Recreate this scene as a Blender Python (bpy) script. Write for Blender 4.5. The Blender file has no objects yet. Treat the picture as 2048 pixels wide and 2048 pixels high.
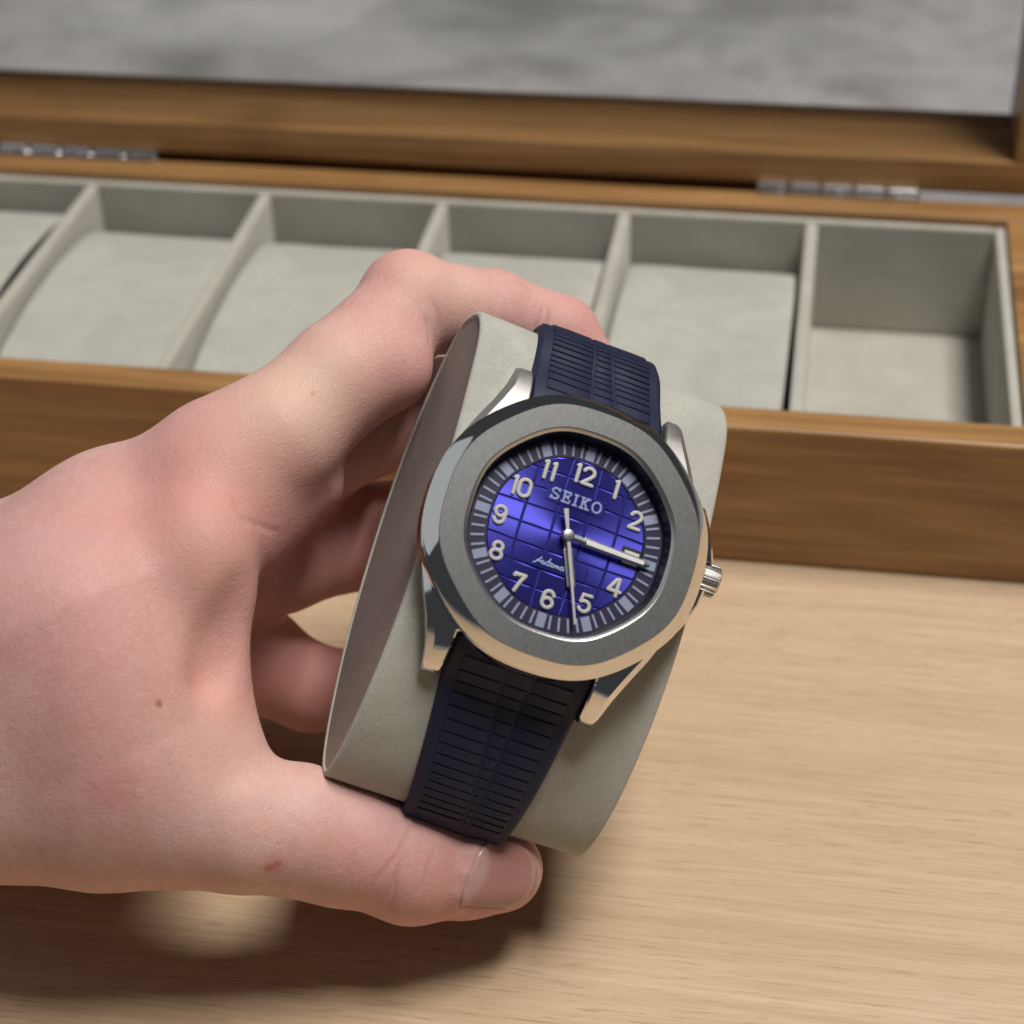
import bpy, bmesh, math, random
import numpy as np
from mathutils import Matrix, Vector
random.seed(4); np.random.seed(4)

# ------------------------------------------------------------------ camera
S = 0.80                                   # box / camera scale (mm), slot pitch = 55*S
CAM = np.array([2.146, -395.65, 296.23]) * S
PITCH, ROLL, YAW, FPX = 0.6182, 0.0287, 0.1808, 3840.4      # focal length in photo pixels (2048 wide)
def cam_axes():
    cp, sp = math.cos(PITCH), math.sin(PITCH)
    f = np.array([0, cp, -sp]); r = np.array([1., 0, 0]); d = np.cross(f, r)
    c, s = math.cos(YAW), math.sin(YAW); Z = np.array([[c, -s, 0], [s, c, 0], [0, 0, 1]])
    f, r, d = Z @ f, Z @ r, Z @ d
    c, s = math.cos(ROLL), math.sin(ROLL)
    return c * r + s * d, -s * r + c * d, f
AR, AD, AF = cam_axes()                    # right, down, forward
A3 = np.array([AR, AD, AF])
def c2w(p):                                # camera-frame mm (right, down, forward) -> world metres
    return (np.asarray(p, float) @ A3 + CAM) / 1000.0
scene = bpy.context.scene
cam_d = bpy.data.cameras.new('camera'); cam = bpy.data.objects.new('camera', cam_d)
scene.collection.objects.link(cam); scene.camera = cam
cam_d.sensor_width = 36; cam_d.sensor_fit = 'HORIZONTAL'; cam_d.lens = FPX / 2048 * 36
cam_d.clip_start = 0.01; cam_d.clip_end = 20
m = Matrix.Identity(4)
for i in range(3):
    m[i][0] = AR[i]; m[i][1] = -AD[i]; m[i][2] = -AF[i]; m[i][3] = CAM[i] / 1000
cam.matrix_world = m
cam_d.dof.use_dof = True; cam_d.dof.focus_distance = 0.292; cam_d.dof.aperture_fstop = 18.5
# ------------------------------------------------------------------ light
world = bpy.data.worlds.new('World'); scene.world = world; world.use_nodes = True
bg = world.node_tree.nodes['Background']; bg.inputs[0].default_value = (0.86, 0.93, 1.0, 1); bg.inputs[1].default_value = 0.045
def area(name, loc, target, sx, sy, power, col):
    l = bpy.data.lights.new(name, 'AREA'); l.shape = 'RECTANGLE'; l.size = sx; l.size_y = sy; l.energy = power; l.color = col
    o = bpy.data.objects.new(name, l); scene.collection.objects.link(o); o.location = loc
    o.rotation_euler = (Vector(target) - Vector(loc)).to_track_quat('-Z', 'Y').to_euler(); return o
area('ceiling_lamp', (0.30, -0.02, 1.2), (-0.04, -0.05, 0), 0.56, 0.28, 18.0, (1.0, 0.955, 0.90))
area('window_light', (-0.94, -0.14, 0.74), (-0.05, -0.09, 0.07), 1.2, 1.0, 1.5, (0.90, 0.95, 1.0))
scene.view_settings.view_transform = 'Standard'; scene.view_settings.look = 'None'
scene.view_settings.exposure = 0.0; scene.view_settings.gamma = 1.0
scene.view_settings.use_curve_mapping = False
scene.render.engine = 'CYCLES'
scene.render.resolution_x = 1024; scene.render.resolution_y = 1024

# ------------------------------------------------------------------ helpers
def link(o, parent=None):
    scene.collection.objects.link(o)
    if parent: o.parent = parent
    return o
def mesh_obj(name, V, F, mat, parent=None, smooth=False, mm=True, auto=None):
    me = bpy.data.meshes.new(name)
    V = np.asarray(V, float); V = V / 1000 if mm else V
    me.from_pydata([tuple(v) for v in V], [], [tuple(f) for f in F]); me.validate(); me.update()
    fix_normals(me)
    if mat: me.materials.append(mat)
    if smooth: shade(me, auto)
    o = bpy.data.objects.new(name, me); return link(o, parent)
def fix_normals(me):
    b = bmesh.new(); b.from_mesh(me); bmesh.ops.recalc_face_normals(b, faces=b.faces); b.to_mesh(me); b.free()
def shade(me, angle=None):
    for p in me.polygons: p.use_smooth = True
    if angle: me.set_sharp_from_angle(angle=math.radians(angle))
def bm_obj(name, b, mat, parent=None, smooth=False, auto=30, mm=True):
    if mm: bmesh.ops.scale(b, vec=(.001,) * 3, verts=b.verts)
    bmesh.ops.recalc_face_normals(b, faces=b.faces)
    me = bpy.data.meshes.new(name); b.to_mesh(me); b.free()
    if mat: me.materials.append(mat)
    if smooth: shade(me, auto)
    return link(bpy.data.objects.new(name, me), parent)
def box_bm(x0, x1, y0, y1, z0, z1, bev=0, seg=2, b=None):
    b2 = bmesh.new(); bmesh.ops.create_cube(b2, size=1)
    bmesh.ops.scale(b2, vec=(x1 - x0, y1 - y0, z1 - z0), verts=b2.verts)
    bmesh.ops.translate(b2, vec=((x0 + x1) / 2, (y0 + y1) / 2, (z0 + z1) / 2), verts=b2.verts)
    if bev: bmesh.ops.bevel(b2, geom=b2.edges[:], offset=bev, segments=seg, affect='EDGES', profile=.5)
    return b2
def empty(name, parent=None, mw=None):
    o = bpy.data.objects.new(name, None); o.empty_display_size = .01; link(o, parent)
    if mw is not None: o.matrix_world = mw
    return o
def tag(o, label=None, cat=None, group=None, kind=None):
    if label: o['label'] = label
    if cat: o['category'] = cat
    if group: o['group'] = group
    if kind: o['kind'] = kind
    return o

# ------------------------------------------------------------------ materials
class NT:
    def __init__(s, name):
        s.m = bpy.data.materials.new(name); s.m.use_nodes = True; s.t = s.m.node_tree; s.n = s.t.nodes
        s.b = s.n['Principled BSDF']
    def node(s, typ, **kw):
        n = s.n.new(typ)
        for k, v in kw.items():
            if k.startswith('i_'):
                key = k[2:]; key = int(key) if key.isdigit() else key.replace('_', ' ')
                n.inputs[key].default_value = v
            else: setattr(n, k, v)
        return n
    def link(s, a, b): s.t.links.new(a, b)
    def coord(s, scale=(1, 1, 1), rot=(0, 0, 0), loc=(0, 0, 0)):
        tc = s.node('ShaderNodeTexCoord'); mp = s.node('ShaderNodeMapping'); mp.inputs['Scale'].default_value = scale
        mp.inputs['Rotation'].default_value = rot; mp.inputs['Location'].default_value = loc
        s.link(tc.outputs['Object'], mp.inputs['Vector']); return mp.outputs['Vector']
    def noise(s, vec, scale, detail=4, rough=.5, dist=0):
        n = s.node('ShaderNodeTexNoise'); n.inputs['Scale'].default_value = scale; n.inputs['Detail'].default_value = detail
        n.inputs['Roughness'].default_value = rough; n.inputs['Distortion'].default_value = dist
        s.link(vec, n.inputs['Vector']); return n.outputs['Fac']
    def ramp(s, fac, stops, interp='LINEAR'):
        r = s.node('ShaderNodeValToRGB'); cr = r.color_ramp; cr.interpolation = interp
        while len(cr.elements) < len(stops): cr.elements.new(.5)
        for e, (p, c) in zip(cr.elements, stops):
            e.position = p; e.color = (c if len(c) == 4 else (*c, 1)) if not isinstance(c, (int, float)) else (c, c, c, 1)
        s.link(fac, r.inputs[0]); return r.outputs[0]
    def mix(s, fac, a, b, mode='MIX'):
        n = s.node('ShaderNodeMix', data_type='RGBA', blend_type=mode)
        for sock, v in ((0, fac), (6, a), (7, b)):
            if hasattr(v, 'links'): s.link(v, n.inputs[sock])
            else: n.inputs[sock].default_value = v if sock == 0 else (*v, 1)[:4]
        return n.outputs[2]
    def math(s, op, a, b=0., clamp=False):
        n = s.node('ShaderNodeMath', operation=op, use_clamp=clamp)
        for i, v in enumerate((a, b)):
            if hasattr(v, 'links'): s.link(v, n.inputs[i])
            else: n.inputs[i].default_value = v
        return n.outputs[0]
    def bump(s, h, strength=.3, dist=.0005, prev=None):
        n = s.node('ShaderNodeBump'); n.inputs['Strength'].default_value = strength; n.inputs['Distance'].default_value = dist
        s.link(h, n.inputs['Height'])
        if prev is not None: s.link(prev, n.inputs['Normal'])
        return n.outputs[0]
    def set(s, **kw):
        for k, v in kw.items():
            key = k.replace('_', ' ')
            sk = s.b.inputs[key]
            if hasattr(v, 'links'): s.link(v, sk)
            else: sk.default_value = (*v, 1) if isinstance(v, tuple) and len(v) == 3 and sk.type == 'RGBA' else v
        return s

def mat_oak():
    t = NT('light_oak'); rr = (0, 0, .03)
    v = t.coord((2.2, 55, 55), rot=rr); vm = t.coord((14, 420, 420), rot=rr); vf = t.coord((34, 1250, 1250), rot=rr); vp = t.coord((130, 2100, 2100), rot=rr); vb = t.coord((2, 9, 9), rot=rr)
    g = t.noise(v, 2.2, 6, .6, .5); fine = t.noise(vf, 1, 3, .6); mid = t.noise(vm, 1, 4, .6, .3); pore = t.noise(vp, 1, 2, .5); broad = t.noise(vb, 3, 3)
    c = t.ramp(g, [(.28, (.510, .368, .232)), (.5, (.565, .418, .276)), (.72, (.605, .458, .312))])
    c = t.mix(t.ramp(mid, [(.36, .26), (.54, 0.)]), c, (.43, .285, .158))
    c = t.mix(t.ramp(fine, [(.38, .36), (.56, 0.)]), c, (.41, .272, .155))
    c = t.mix(t.math('MULTIPLY', t.ramp(pore, [(.60, 0.), (.67, .5)]), t.ramp(broad, [(.35, .3), (.6, 1.)])), c, (.27, .155, .075))
    t.set(Base_Color=c, Roughness=t.ramp(fine, [(.3, .55), (.7, .45)]), Specular_IOR_Level=.35)
    h = t.math('ADD', t.math('MULTIPLY', fine, .5), t.math('MULTIPLY', t.ramp(pore, [(.58, 1.), (.66, 0.)]), .7))
    t.set(Normal=t.bump(h, .3, .0003)); return t.m
def mat_bamboo(name, rot=(0, 0, 0)):
    t = NT(name)
    v = t.coord((4.5, 95, 95), rot=rot); v2 = t.coord((26, 480, 480), rot=rot); vk = t.coord((1, .9, .6), rot=rot)
    oi = t.node('ShaderNodeObjectInfo')
    g = t.noise(v, 2.6, 5, .6, .5); f = t.noise(v2, 1, 4, .6)
    vn = t.node('ShaderNodeTexVoronoi', feature='F1'); vn.inputs['Scale'].default_value = 13; t.link(vk, vn.inputs['Vector'])
    c = t.ramp(g, [(.25, (.205, .100, .032)), (.48, (.340, .180, .064)), (.75, (.480, .278, .115))])
    c = t.mix(t.ramp(f, [(.38, .45), (.56, 0.)]), c, (.185, .090, .030))
    c = t.mix(t.ramp(vn.outputs['Distance'], [(.05, .5), (.16, 0.)]), c, (.13, .052, .015))
    t.set(Base_Color=c, Roughness=.42, Coat_Weight=.12, Coat_Roughness=.3)
    t.set(Normal=t.bump(f, .12, .0002)); return t.m
def mat_velvet(name, col, dark, fuzz=1., sheen=.25):
    t = NT(name)
    v = t.coord((1, 1, 1)); a = t.noise(v, 62, 5, .62, .8); b = t.noise(v, 2300, 3, .7); d = t.noise(v, 420, 3, .6)
    c = t.mix(t.ramp(a, [(.36, .0), (.66, .48)]), col, dark)
    c = t.mix(t.ramp(b, [(.38, .40), (.60, 0.)]), c, dark)
    t.set(Base_Color=c, Roughness=.95, Sheen_Weight=sheen, Sheen_Roughness=.5, Specular_IOR_Level=.15)
    h = t.math('ADD', b, t.math('MULTIPLY', d, .10))
    t.set(Normal=t.bump(h, .30 * fuzz, .00025)); return t.m
def mat_skin():
    t = NT('skin')
    at = t.node('ShaderNodeAttribute', attribute_name='tint'); sep = t.node('ShaderNodeSeparateColor'); t.link(at.outputs['Color'], sep.inputs[0])
    red, pale, spot = sep.outputs
    v = t.coord((1, 1, 1)); n1 = t.noise(v, 46, 5, .6, .3); n2 = t.noise(v, 210, 4, .6); n3 = t.noise(v, 900, 3, .6)
    c = t.ramp(n1, [(.3, (.635, .405, .372)), (.52, (.665, .447, .412)), (.72, (.68, .482, .442))])
    c = t.mix(t.ramp(n2, [(.38, .55), (.60, 0.)]), c, (.61, .36, .32))
    c = t.mix(t.ramp(n3, [(.42, .34), (.58, 0.)]), c, (.54, .30, .265))
    vein = t.math('ABSOLUTE', t.math('SUBTRACT', t.noise(t.coord((1, 1, 1), loc=(.13, .4, .2)), 24, 2, .4, .4), .5))
    c = t.mix(t.ramp(vein, [(.0, .30), (.035, 0.)], 'EASE'), c, (.50, .36, .385))
    c = t.mix(red, c, (.60, .265, .235))
    c = t.mix(pale, c, (.70, .500, .400))
    c = t.mix(spot, c, (.36, .070, .055))
    t.set(Base_Color=c, Roughness=t.ramp(n2, [(.3, .50), (.7, .62)]), Subsurface_Weight=.30, Subsurface_Radius=(1.0, .42, .26), Subsurface_Scale=.0020, Specular_IOR_Level=.42)
    # fine crossing skin lines
    vo = t.node('ShaderNodeTexVoronoi', feature='DISTANCE_TO_EDGE'); vo.inputs['Scale'].default_value = 2000
    t.link(t.coord((1, .62, 1), rot=(.2, .3, .7)), vo.inputs['Vector'])
    vo2 = t.node('ShaderNodeTexVoronoi', feature='DISTANCE_TO_EDGE'); vo2.inputs['Scale'].default_value = 430
    t.link(t.coord((1, .35, .6), rot=(.1, .2, .5)), vo2.inputs['Vector'])
    e1 = t.ramp(vo.outputs['Distance'], [(0., 0.), (.12, 1.)]); e2 = t.ramp(vo2.outputs['Distance'], [(0., 0.), (.05, 1.)])
    wr = t.node('ShaderNodeAttribute', attribute_name='wrinkle')
    wv = t.noise(t.coord((1, 1, 1)), 600, 2)
    b1 = t.bump(e1, .32, .0001); b2 = t.bump(e2, .06, .00012, b1)
    b3 = t.bump(t.math('MULTIPLY', wr.outputs['Fac'], 1.), .7, .0006, b2)
    b4 = t.bump(t.noise(v, 260, 3), .12, .0006, b3)
    lines = t.noise(t.coord((1500, 330, 1500), rot=(.3, .2, .55)), 1, 3, .6)
    b4 = t.bump(lines, .34, .00022, b4)
    t.set(Normal=b4); return t.m
def mat_metal(name, col, rough, aniso=0, rot=0, bumpdir=None):
    t = NT(name); t.set(Base_Color=col, Metallic=1., Roughness=rough)
    if bumpdir:
        v = t.coord(bumpdir); n = t.noise(v, 1, 3, .6)
        t.set(Normal=t.bump(n, .05, .00003), Roughness=t.ramp(n, [(.3, rough - .05), (.7, rough + .06)]))
    return t.m
def mat_plain(name, col, rough=.5, metal=0., **kw):
    t = NT(name); t.set(Base_Color=col, Roughness=rough, Metallic=metal, **kw); return t.m
def mat_rubber():
    t = NT('navy_rubber'); v = t.coord((1, 1, 1)); n = t.noise(v, 900, 3, .6); a = t.noise(v, 90, 3)
    c = t.mix(t.ramp(a, [(.35, 0.), (.7, .35)]), (.0100, .0140, .041), (.0155, .0205, .054))
    t.set(Base_Color=c, Roughness=.62, Specular_IOR_Level=.4, Normal=t.bump(n, .12, .0001)); return t.m
def mat_crystal(name, ior):
    t = NT(name); tr = t.node('ShaderNodeBsdfTransparent'); gl = t.node('ShaderNodeBsdfGlossy'); gl.inputs['Roughness'].default_value = .02
    gl.inputs['Color'].default_value = (.75, .8, 1, 1)
    fr = t.node('ShaderNodeFresnel'); fr.inputs['IOR'].default_value = ior; mx = t.node('ShaderNodeMixShader')
    t.link(fr.outputs[0], mx.inputs[0]); t.link(tr.outputs[0], mx.inputs[1]); t.link(gl.outputs[0], mx.inputs[2])
    t.link(mx.outputs[0], t.n['Material Output'].inputs[0]); return t.m
def mat_marble():
    t = NT('grey_marble'); v = t.coord((1, 1.5, 1), rot=(0, 0, .5)); a = t.noise(v, 10, 3, .5, .3); b = t.noise(t.coord((1, .8, 1), loc=(.3, .1, .7)), 15, 4, .6, .5); c2 = t.noise(t.coord((1, 1, 1), loc=(.9, .4, .2)), 42, 4, .6, .6)
    c = t.ramp(a, [(.30, (.175, .175, .176)), (.45, (.33, .328, .33)), (.60, (.40, .397, .40)), (.8, (.46, .457, .463))])
    c = t.mix(t.ramp(b, [(.30, .75), (.47, 0.)]), c, (.15, .148, .144))
    c = t.mix(t.ramp(c2, [(.35, .35), (.5, 0.)]), c, (.20, .199, .197))
    t.set(Base_Color=c, Roughness=.5); return t.m
OAK = mat_oak(); BAM = mat_bamboo('bamboo_lengthwise'); BAMD = mat_bamboo('bamboo_crosswise', (0, 0, math.pi / 2)); BAMV = mat_bamboo('bamboo_upright', (0, math.pi / 2, 0))
VEL = mat_velvet('grey_velvet', (.47, .46, .405), (.33, .32, .275)); VELC = mat_velvet('grey_suede', (.475, .475, .43), (.31, .31, .275), .9, .15)
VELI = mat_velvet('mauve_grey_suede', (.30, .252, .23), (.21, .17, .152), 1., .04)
SKIN = mat_skin(); STEEL = mat_metal('polished_steel', (.80, .785, .76), .07); STEELS = mat_metal('satin_steel', (.66, .645, .625), .33)
BRUSH = mat_metal('brushed_steel', (.255, .26, .26), .36, bumpdir=(16000, 700, 700)); CHROME = mat_metal('chrome', (.80, .80, .82), .17)
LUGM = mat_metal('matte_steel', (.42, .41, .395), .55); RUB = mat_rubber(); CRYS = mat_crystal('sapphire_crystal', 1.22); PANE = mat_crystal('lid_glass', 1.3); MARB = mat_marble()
def mat_dial(name, c0, rough, aniso=.0):
    t = NT(name); t.set(Base_Color=c0, Metallic=.85, Roughness=rough, Specular_IOR_Level=.5)
    if aniso:                              # sunburst: brushed outwards from the centre
        tc = t.node('ShaderNodeTexCoord'); sc = t.node('ShaderNodeVectorMath', operation='MULTIPLY'); sc.inputs[1].default_value = (1, 1, 0)
        nm = t.node('ShaderNodeVectorMath', operation='NORMALIZE'); vt = t.node('ShaderNodeVectorTransform', vector_type='VECTOR', convert_from='OBJECT', convert_to='WORLD')
        t.link(tc.outputs['Object'], sc.inputs[0]); t.link(sc.outputs[0], nm.inputs[0]); t.link(nm.outputs[0], vt.inputs[0]); t.link(vt.outputs[0], t.b.inputs['Tangent'])
        t.set(Anisotropic=aniso, Anisotropic_Rotation=-.14)
    return t.m
DIAL = mat_dial('blue_sunburst_dial', (.068, .066, .45), .36, .72); DIALB = mat_dial('dial_groove', (.022, .022, .17), .5)
RING = mat_plain('chapter_ring_navy', (.022, .016, .050), .4); REH = mat_plain('dark_inner_ring', (.018, .024, .026), .35, .3)
LUME = mat_plain('white_lume', (.54, .53, .49), .5); LUMEH = mat_plain('bright_lume', (.80, .79, .76), .45); MARK = mat_plain('pale_blue_marker', (.27, .31, .45), .5)
PRINT = mat_plain('pale_blue_print', (.26, .31, .55), .5); PRINT2 = mat_plain('light_print', (.30, .40, .62), .5)
DARK = mat_plain('dark_gap', (.01, .01, .012), .6); DATE = mat_plain('date_white', (.66, .66, .64), .5)

# ------------------------------------------------------------------ setting: table
P55 = 55 * S; H = 40.73 * S; Lb = 106.76 * S; TF = 9.96 * S; TB = 8.6; DZ = 2.2 * S; YB = TF + Lb
tab = bm_obj('table_top', box_bm(-700, 500, -520, 158, -17.9, 0, .8), OAK); tag(tab, kind='structure')
ctr = bm_obj('marble_counter', box_bm(-1500, 1500, -1200, 1600, -48, -18), MARB); tag(ctr, kind='structure')

# ------------------------------------------------------------------ watch box
XL, XR = -5 * P55 - 1, 41.8              # lining inner ends
WOOD = 9.8
wb = empty('watch_box'); tag(wb, 'open bamboo watch box with grey velvet slots and raised lid', 'watch box')
ll = 2.3                                    # lining thickness
XO0, XO1 = XL - WOOD - ll, XR + WOOD + ll
bm_obj('front_wall', box_bm(XO0, XO1, 0, TF - .1, .15, H, .7), BAM, wb)
bm_obj('back_wall', box_bm(XO0, XO1, YB + ll, YB + ll + TB, .15, H, .7), BAM, wb)
bm_obj('side_wall', box_bm(XR + ll + .1, XO1, TF, YB + ll - .1, .15, H - .05, .5), BAMD, wb)
bm_obj('side_wall', box_bm(XO0, XL - ll - .1, TF, YB + ll - .1, .15, H - .05, .5), BAMD, wb)
bm_obj('floor_panel', box_bm(XL - ll, XR + ll, TF, YB + ll, .4, 2.4), VEL, wb)
ZT = H - DZ
bm_obj('lining', box_bm(XL, XR, YB, YB + ll - .15, 2.5, ZT, .7), VEL, wb)
bm_obj('lining', box_bm(XL, XR, TF + .05, TF + ll, 2.5, ZT, .7), VEL, wb)
bm_obj('lining', box_bm(XR, XR + ll, TF + .05, YB + ll - .15, 2.5, ZT + .03, .7), VEL, wb)
bm_obj('lining', box_bm(XL - ll, XL, TF + .05, YB + ll - .15, 2.5, ZT + .03, .7), VEL, wb)
for k in range(-4, 1):
    bm_obj('divider', box_bm(k * P55 - 1.5, k * P55 + 1.5, TF + ll + .05, YB - .05, 2.5, ZT - .25, .9), VEL, wb)
# lid, opened upright behind the box
YLID = YB + 13.9; LD = 26.7; LR = 8.4; LZ = H + .5; LH = 105.; LS = 8.5
TILT = 0.
lid = empty('lid', wb); lid.matrix_world = Matrix.Translation((0, YLID / 1000, LZ / 1000)) @ Matrix.Rotation(TILT, 4, 'X')
bpy.context.view_layer.update()
def lidpart(name, *a, mat=BAM, bev=.6): return bm_obj(name, box_bm(*a, bev), mat, lid)
lidpart('lid_rail', XO0, XO1, 0, LD, 0, LR)
lidpart('lid_rail', XO0, XO1, 0, LD, LH - LR, LH)
lidpart('lid_stile', XO1 - LS, XO1, .05, LD - .05, LR + .05, LH - LR - .05, mat=BAMV)
lidpart('lid_stile', XO0, XO0 + LS, .05, LD - .05, LR + .05, LH - LR - .05, mat=BAMV)
lidpart('glass_pane', XO0 + LS + .1, XO1 - LS - .1, LD - 4, LD - 1.5, LR + .1, LH - LR - .1, mat=PANE, bev=0)
for y0, y1 in ((LD - 5.6, LD - 4.1), (LD - 1.4, LD - .1)):
    lidpart('pane_bead', XO0 + LS + .1, XO1 - LS - .1, y0, y1, LR + .05, LR + .7, mat=BAM, bev=.15)
lidpart('lid_gap_blocker', XO0 + 1, 24., 6., LD - 1, -9., -.05)  # invented strip under the lower rail, added to keep the hinge gap dark
# hinges: barrels of knuckles lying in the gap
def hinge(xc, n=5, w=44.):
    hb = empty('hinge', wb)
    yh, zh, r = YLID - 1.1, H + .3, 1.6
    k = w / n
    for i in range(n):
        V = []; F = []
        N = 14; x0 = xc - w / 2 + i * k + .25; x1 = x0 + k - .5
        for x, rr in ((x0, r * .8), (x0 + .4, r), (x1 - .4, r), (x1, r * .8)):
            for j in range(N):
                a = 2 * math.pi * j / N; V.append((x, yh + rr * math.cos(a), zh + rr * math.sin(a)))
        for s_ in range(3):
            for j in range(N): F.append((s_ * N + j, s_ * N + (j + 1) % N, s_ * N + N + (j + 1) % N, s_ * N + N + j))
        F += [tuple(range(N)), tuple(range(3 * N, 4 * N))]
        mesh_obj('knuckle', V, F, CHROME, hb, True, auto=35)
    bm_obj('leaf', box_bm(xc - w / 2, xc + w / 2, YLID - 5.2, YLID - 1.5, H + .05, H + .6, .2), CHROME, hb)
    for i in (-1, 0, 1):
        bs = bmesh.new(); bmesh.ops.create_uvsphere(bs, u_segments=12, v_segments=6, radius=1.1)
        bmesh.ops.scale(bs, vec=(1, 1, .45), verts=bs.verts); bmesh.ops.translate(bs, vec=(xc + i * w * .36, YLID - 3.9, H + .6), verts=bs.verts)
        bm_obj('screw', bs, CHROME, hb, True)
hinge(5.3, w=38.2); hinge(-184., w=42.)

# ------------------------------------------------------------------ cushions
def catmull(P, n=8, closed=True):
    P = np.asarray(P, float); out = []
    N = len(P)
    for i in range(N if closed else N - 1):
        g = lambda k: P[k % N] if closed else P[min(max(k, 0), N - 1)]
        p0, p1, p2, p3 = g(i - 1), g(i), g(i + 1), g(i + 2)
        for t in np.linspace(0, 1, n, endpoint=False):
            out.append(.5 * (2 * p1 + (p2 - p0) * t + (2 * p0 - 5 * p1 + 4 * p2 - p3) * t * t + (3 * p1 - p0 - 3 * p2 + p3) * t ** 3))
    if not closed: out.append(P[-1])
    return np.array(out)
def normals2(C, closed=True):
    T = np.roll(C, -1, 0) - np.roll(C, 1, 0)
    if not closed: T[0] = C[1] - C[0]; T[-1] = C[-1] - C[-2]
    T /= np.linalg.norm(T, axis=1)[:, None] + 1e-12
    return np.stack([T[:, 1], -T[:, 0]], 1)       # right-hand side of travel
def cushion(name, prof, half, parent_mw, thick=1.6, sag=.5, recess=3.0):
    """prof: closed outline (y,z), counter-clockwise; tube along x with inset end panels"""
    C = np.asarray(prof); n = len(C); N = normals2(C)
    area2 = np.sum(C[:, 0] * np.roll(C[:, 1], -1) - np.roll(C[:, 0], -1) * C[:, 1])
    if area2 < 0: N = -N
    root = empty(name, None, parent_mw)
    def ring(x, off): 
        y = C + N * off; return [(x, a, b_) for a, b_ in y]
    V = []; F = []; rows = []
    # outer skin: edge roll, then body
    xs = [(-half + .9, -thick), (-half + .15, -thick * .8), (-half, -thick * .5), (-half + .15, -thick * .15), (-half + .7, 0)]
    st = [(-half + recess + .6, -thick)] + xs + [(x, -.0) for x in np.linspace(-half + 2.5, half - 2.5, 19)] + [(-a, o) for a, o in xs[::-1]] + [(half - recess - .6, -thick)]
    ph = np.linspace(0, 2 * np.pi, n, endpoint=False)
    for i, (x, o) in enumerate(st):
        R = np.array(ring(x, o))
        w = sag * (np.sin(ph * 3 + x * .11) * .35 + np.sin(ph * 5 - x * .17 + 1) * .25) * (1 - (abs(x) / half) ** 4 * .5)
        R[:, 1:] += N * w[:, None]; V += R.tolist()
    for i in range(len(st) - 1):
        for j in range(n): F.append((i * n + j, i * n + (j + 1) % n, (i + 1) * n + (j + 1) % n, (i + 1) * n + j))
    mesh_obj('cover', V, F, VELC, root, True)
    for sgn in (-1, 1):
        R = ring(sgn * (half - recess), -thick + .15); c = np.mean(np.array(R), 0) + np.array([-sgn * .3, 0, 0])
        V = R + [(c[0], *(c[1:] + (np.array(p[1:]) - c[1:]) * .5)) for p in R] + [tuple(c)]
        F = [(j, (j + 1) % n, n + (j + 1) % n, n + j) for j in range(n)] + [(n + j, n + (j + 1) % n, 2 * n) for j in range(n)]
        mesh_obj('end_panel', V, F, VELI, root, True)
    return root
# cushions lying in the box, one per slot, the right-hand slot left empty
BT = 24.; BLn = (Lb - 2 * ll) * .5 - 1.2
def lens(hl, top, bot): 
    return catmull([(hl, 0), (hl * .93, top * .42), (hl * .72, top * .78), (hl * .4, top * .95), (0, top), (-hl * .4, top * .95), (-hl * .72, top * .78), (-hl * .93, top * .42),
                    (-hl, 0), (-hl * .9, -bot * .6), (-hl * .5, -bot * .97), (0, -bot), (hl * .5, -bot * .97), (hl * .9, -bot * .6)], 4)
names = ['right beside the empty slot', 'second from the empty slot', 'third from the empty slot', 'fourth from the empty slot', 'farthest from the empty slot']
for i in range(5):
    xc = (-.5 - i) * P55; 
    mw = Matrix.Translation((xc / 1000, (TF + ll + BLn + 1.0) / 1000, (2.6 + (16.2 if i == 4 else 11.8)) / 1000))
    c = cushion('watch_cushion', lens(BLn, 12.6, 15.9 if i == 4 else 11.5), P55 / 2 - 2.6, mw, sag=.6)
    tag(c, 'bare grey suede cushion lying in the box slot ' + names[i], 'cushion', 'cushions lying in the watch box')
    c.rotation_euler = (math.radians((-.5, .3, 0, .5, .3)[i]), 0, math.radians((-.6, .3, .4, -.5, .3)[i]))

# ------------------------------------------------------------------ watch frame
D0 = 278.6
al, be, ro = math.radians(9), math.radians(13.5), math.radians(17.3)
r_ = np.array([math.cos(ro), math.sin(ro), 0]); u_ = np.array([math.sin(ro), -math.cos(ro), 0]); t_ = np.array([0, 0, -1.])
WZ = r_ * math.sin(al) + u_ * math.sin(be) + t_ * math.sqrt(1 - math.sin(al) ** 2 - math.sin(be) ** 2)
WX = r_ - WZ * (r_ @ WZ); WX /= np.linalg.norm(WX); WY = u_ - WZ * (u_ @ WZ) - WX * (u_ @ WX); WY /= np.linalg.norm(WY)
pc = np.array([800 + 917 * .36232 - 1024, 750 + 891 * .36232 - 1024]); WO = np.array([pc[0] / FPX * D0, pc[1] / FPX * D0, D0])
def frame_mw(O, X, Y, Z):
    M = Matrix.Identity(4)
    for j, a in enumerate((X, Y, Z)):
        w = np.asarray(a) @ A3
        for i in range(3): M[i][j] = w[i]
    o = c2w(O)
    for i in range(3): M[i][3] = o[i]
    return M
WMW = frame_mw(WO, WX, WY, WZ)
def w2c(p):                                 # watch frame mm -> camera frame mm
    p = np.asarray(p, float); return WO + p[..., :1] * WX + p[..., 1:2] * WY + p[..., 2:3] * WZ

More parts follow.
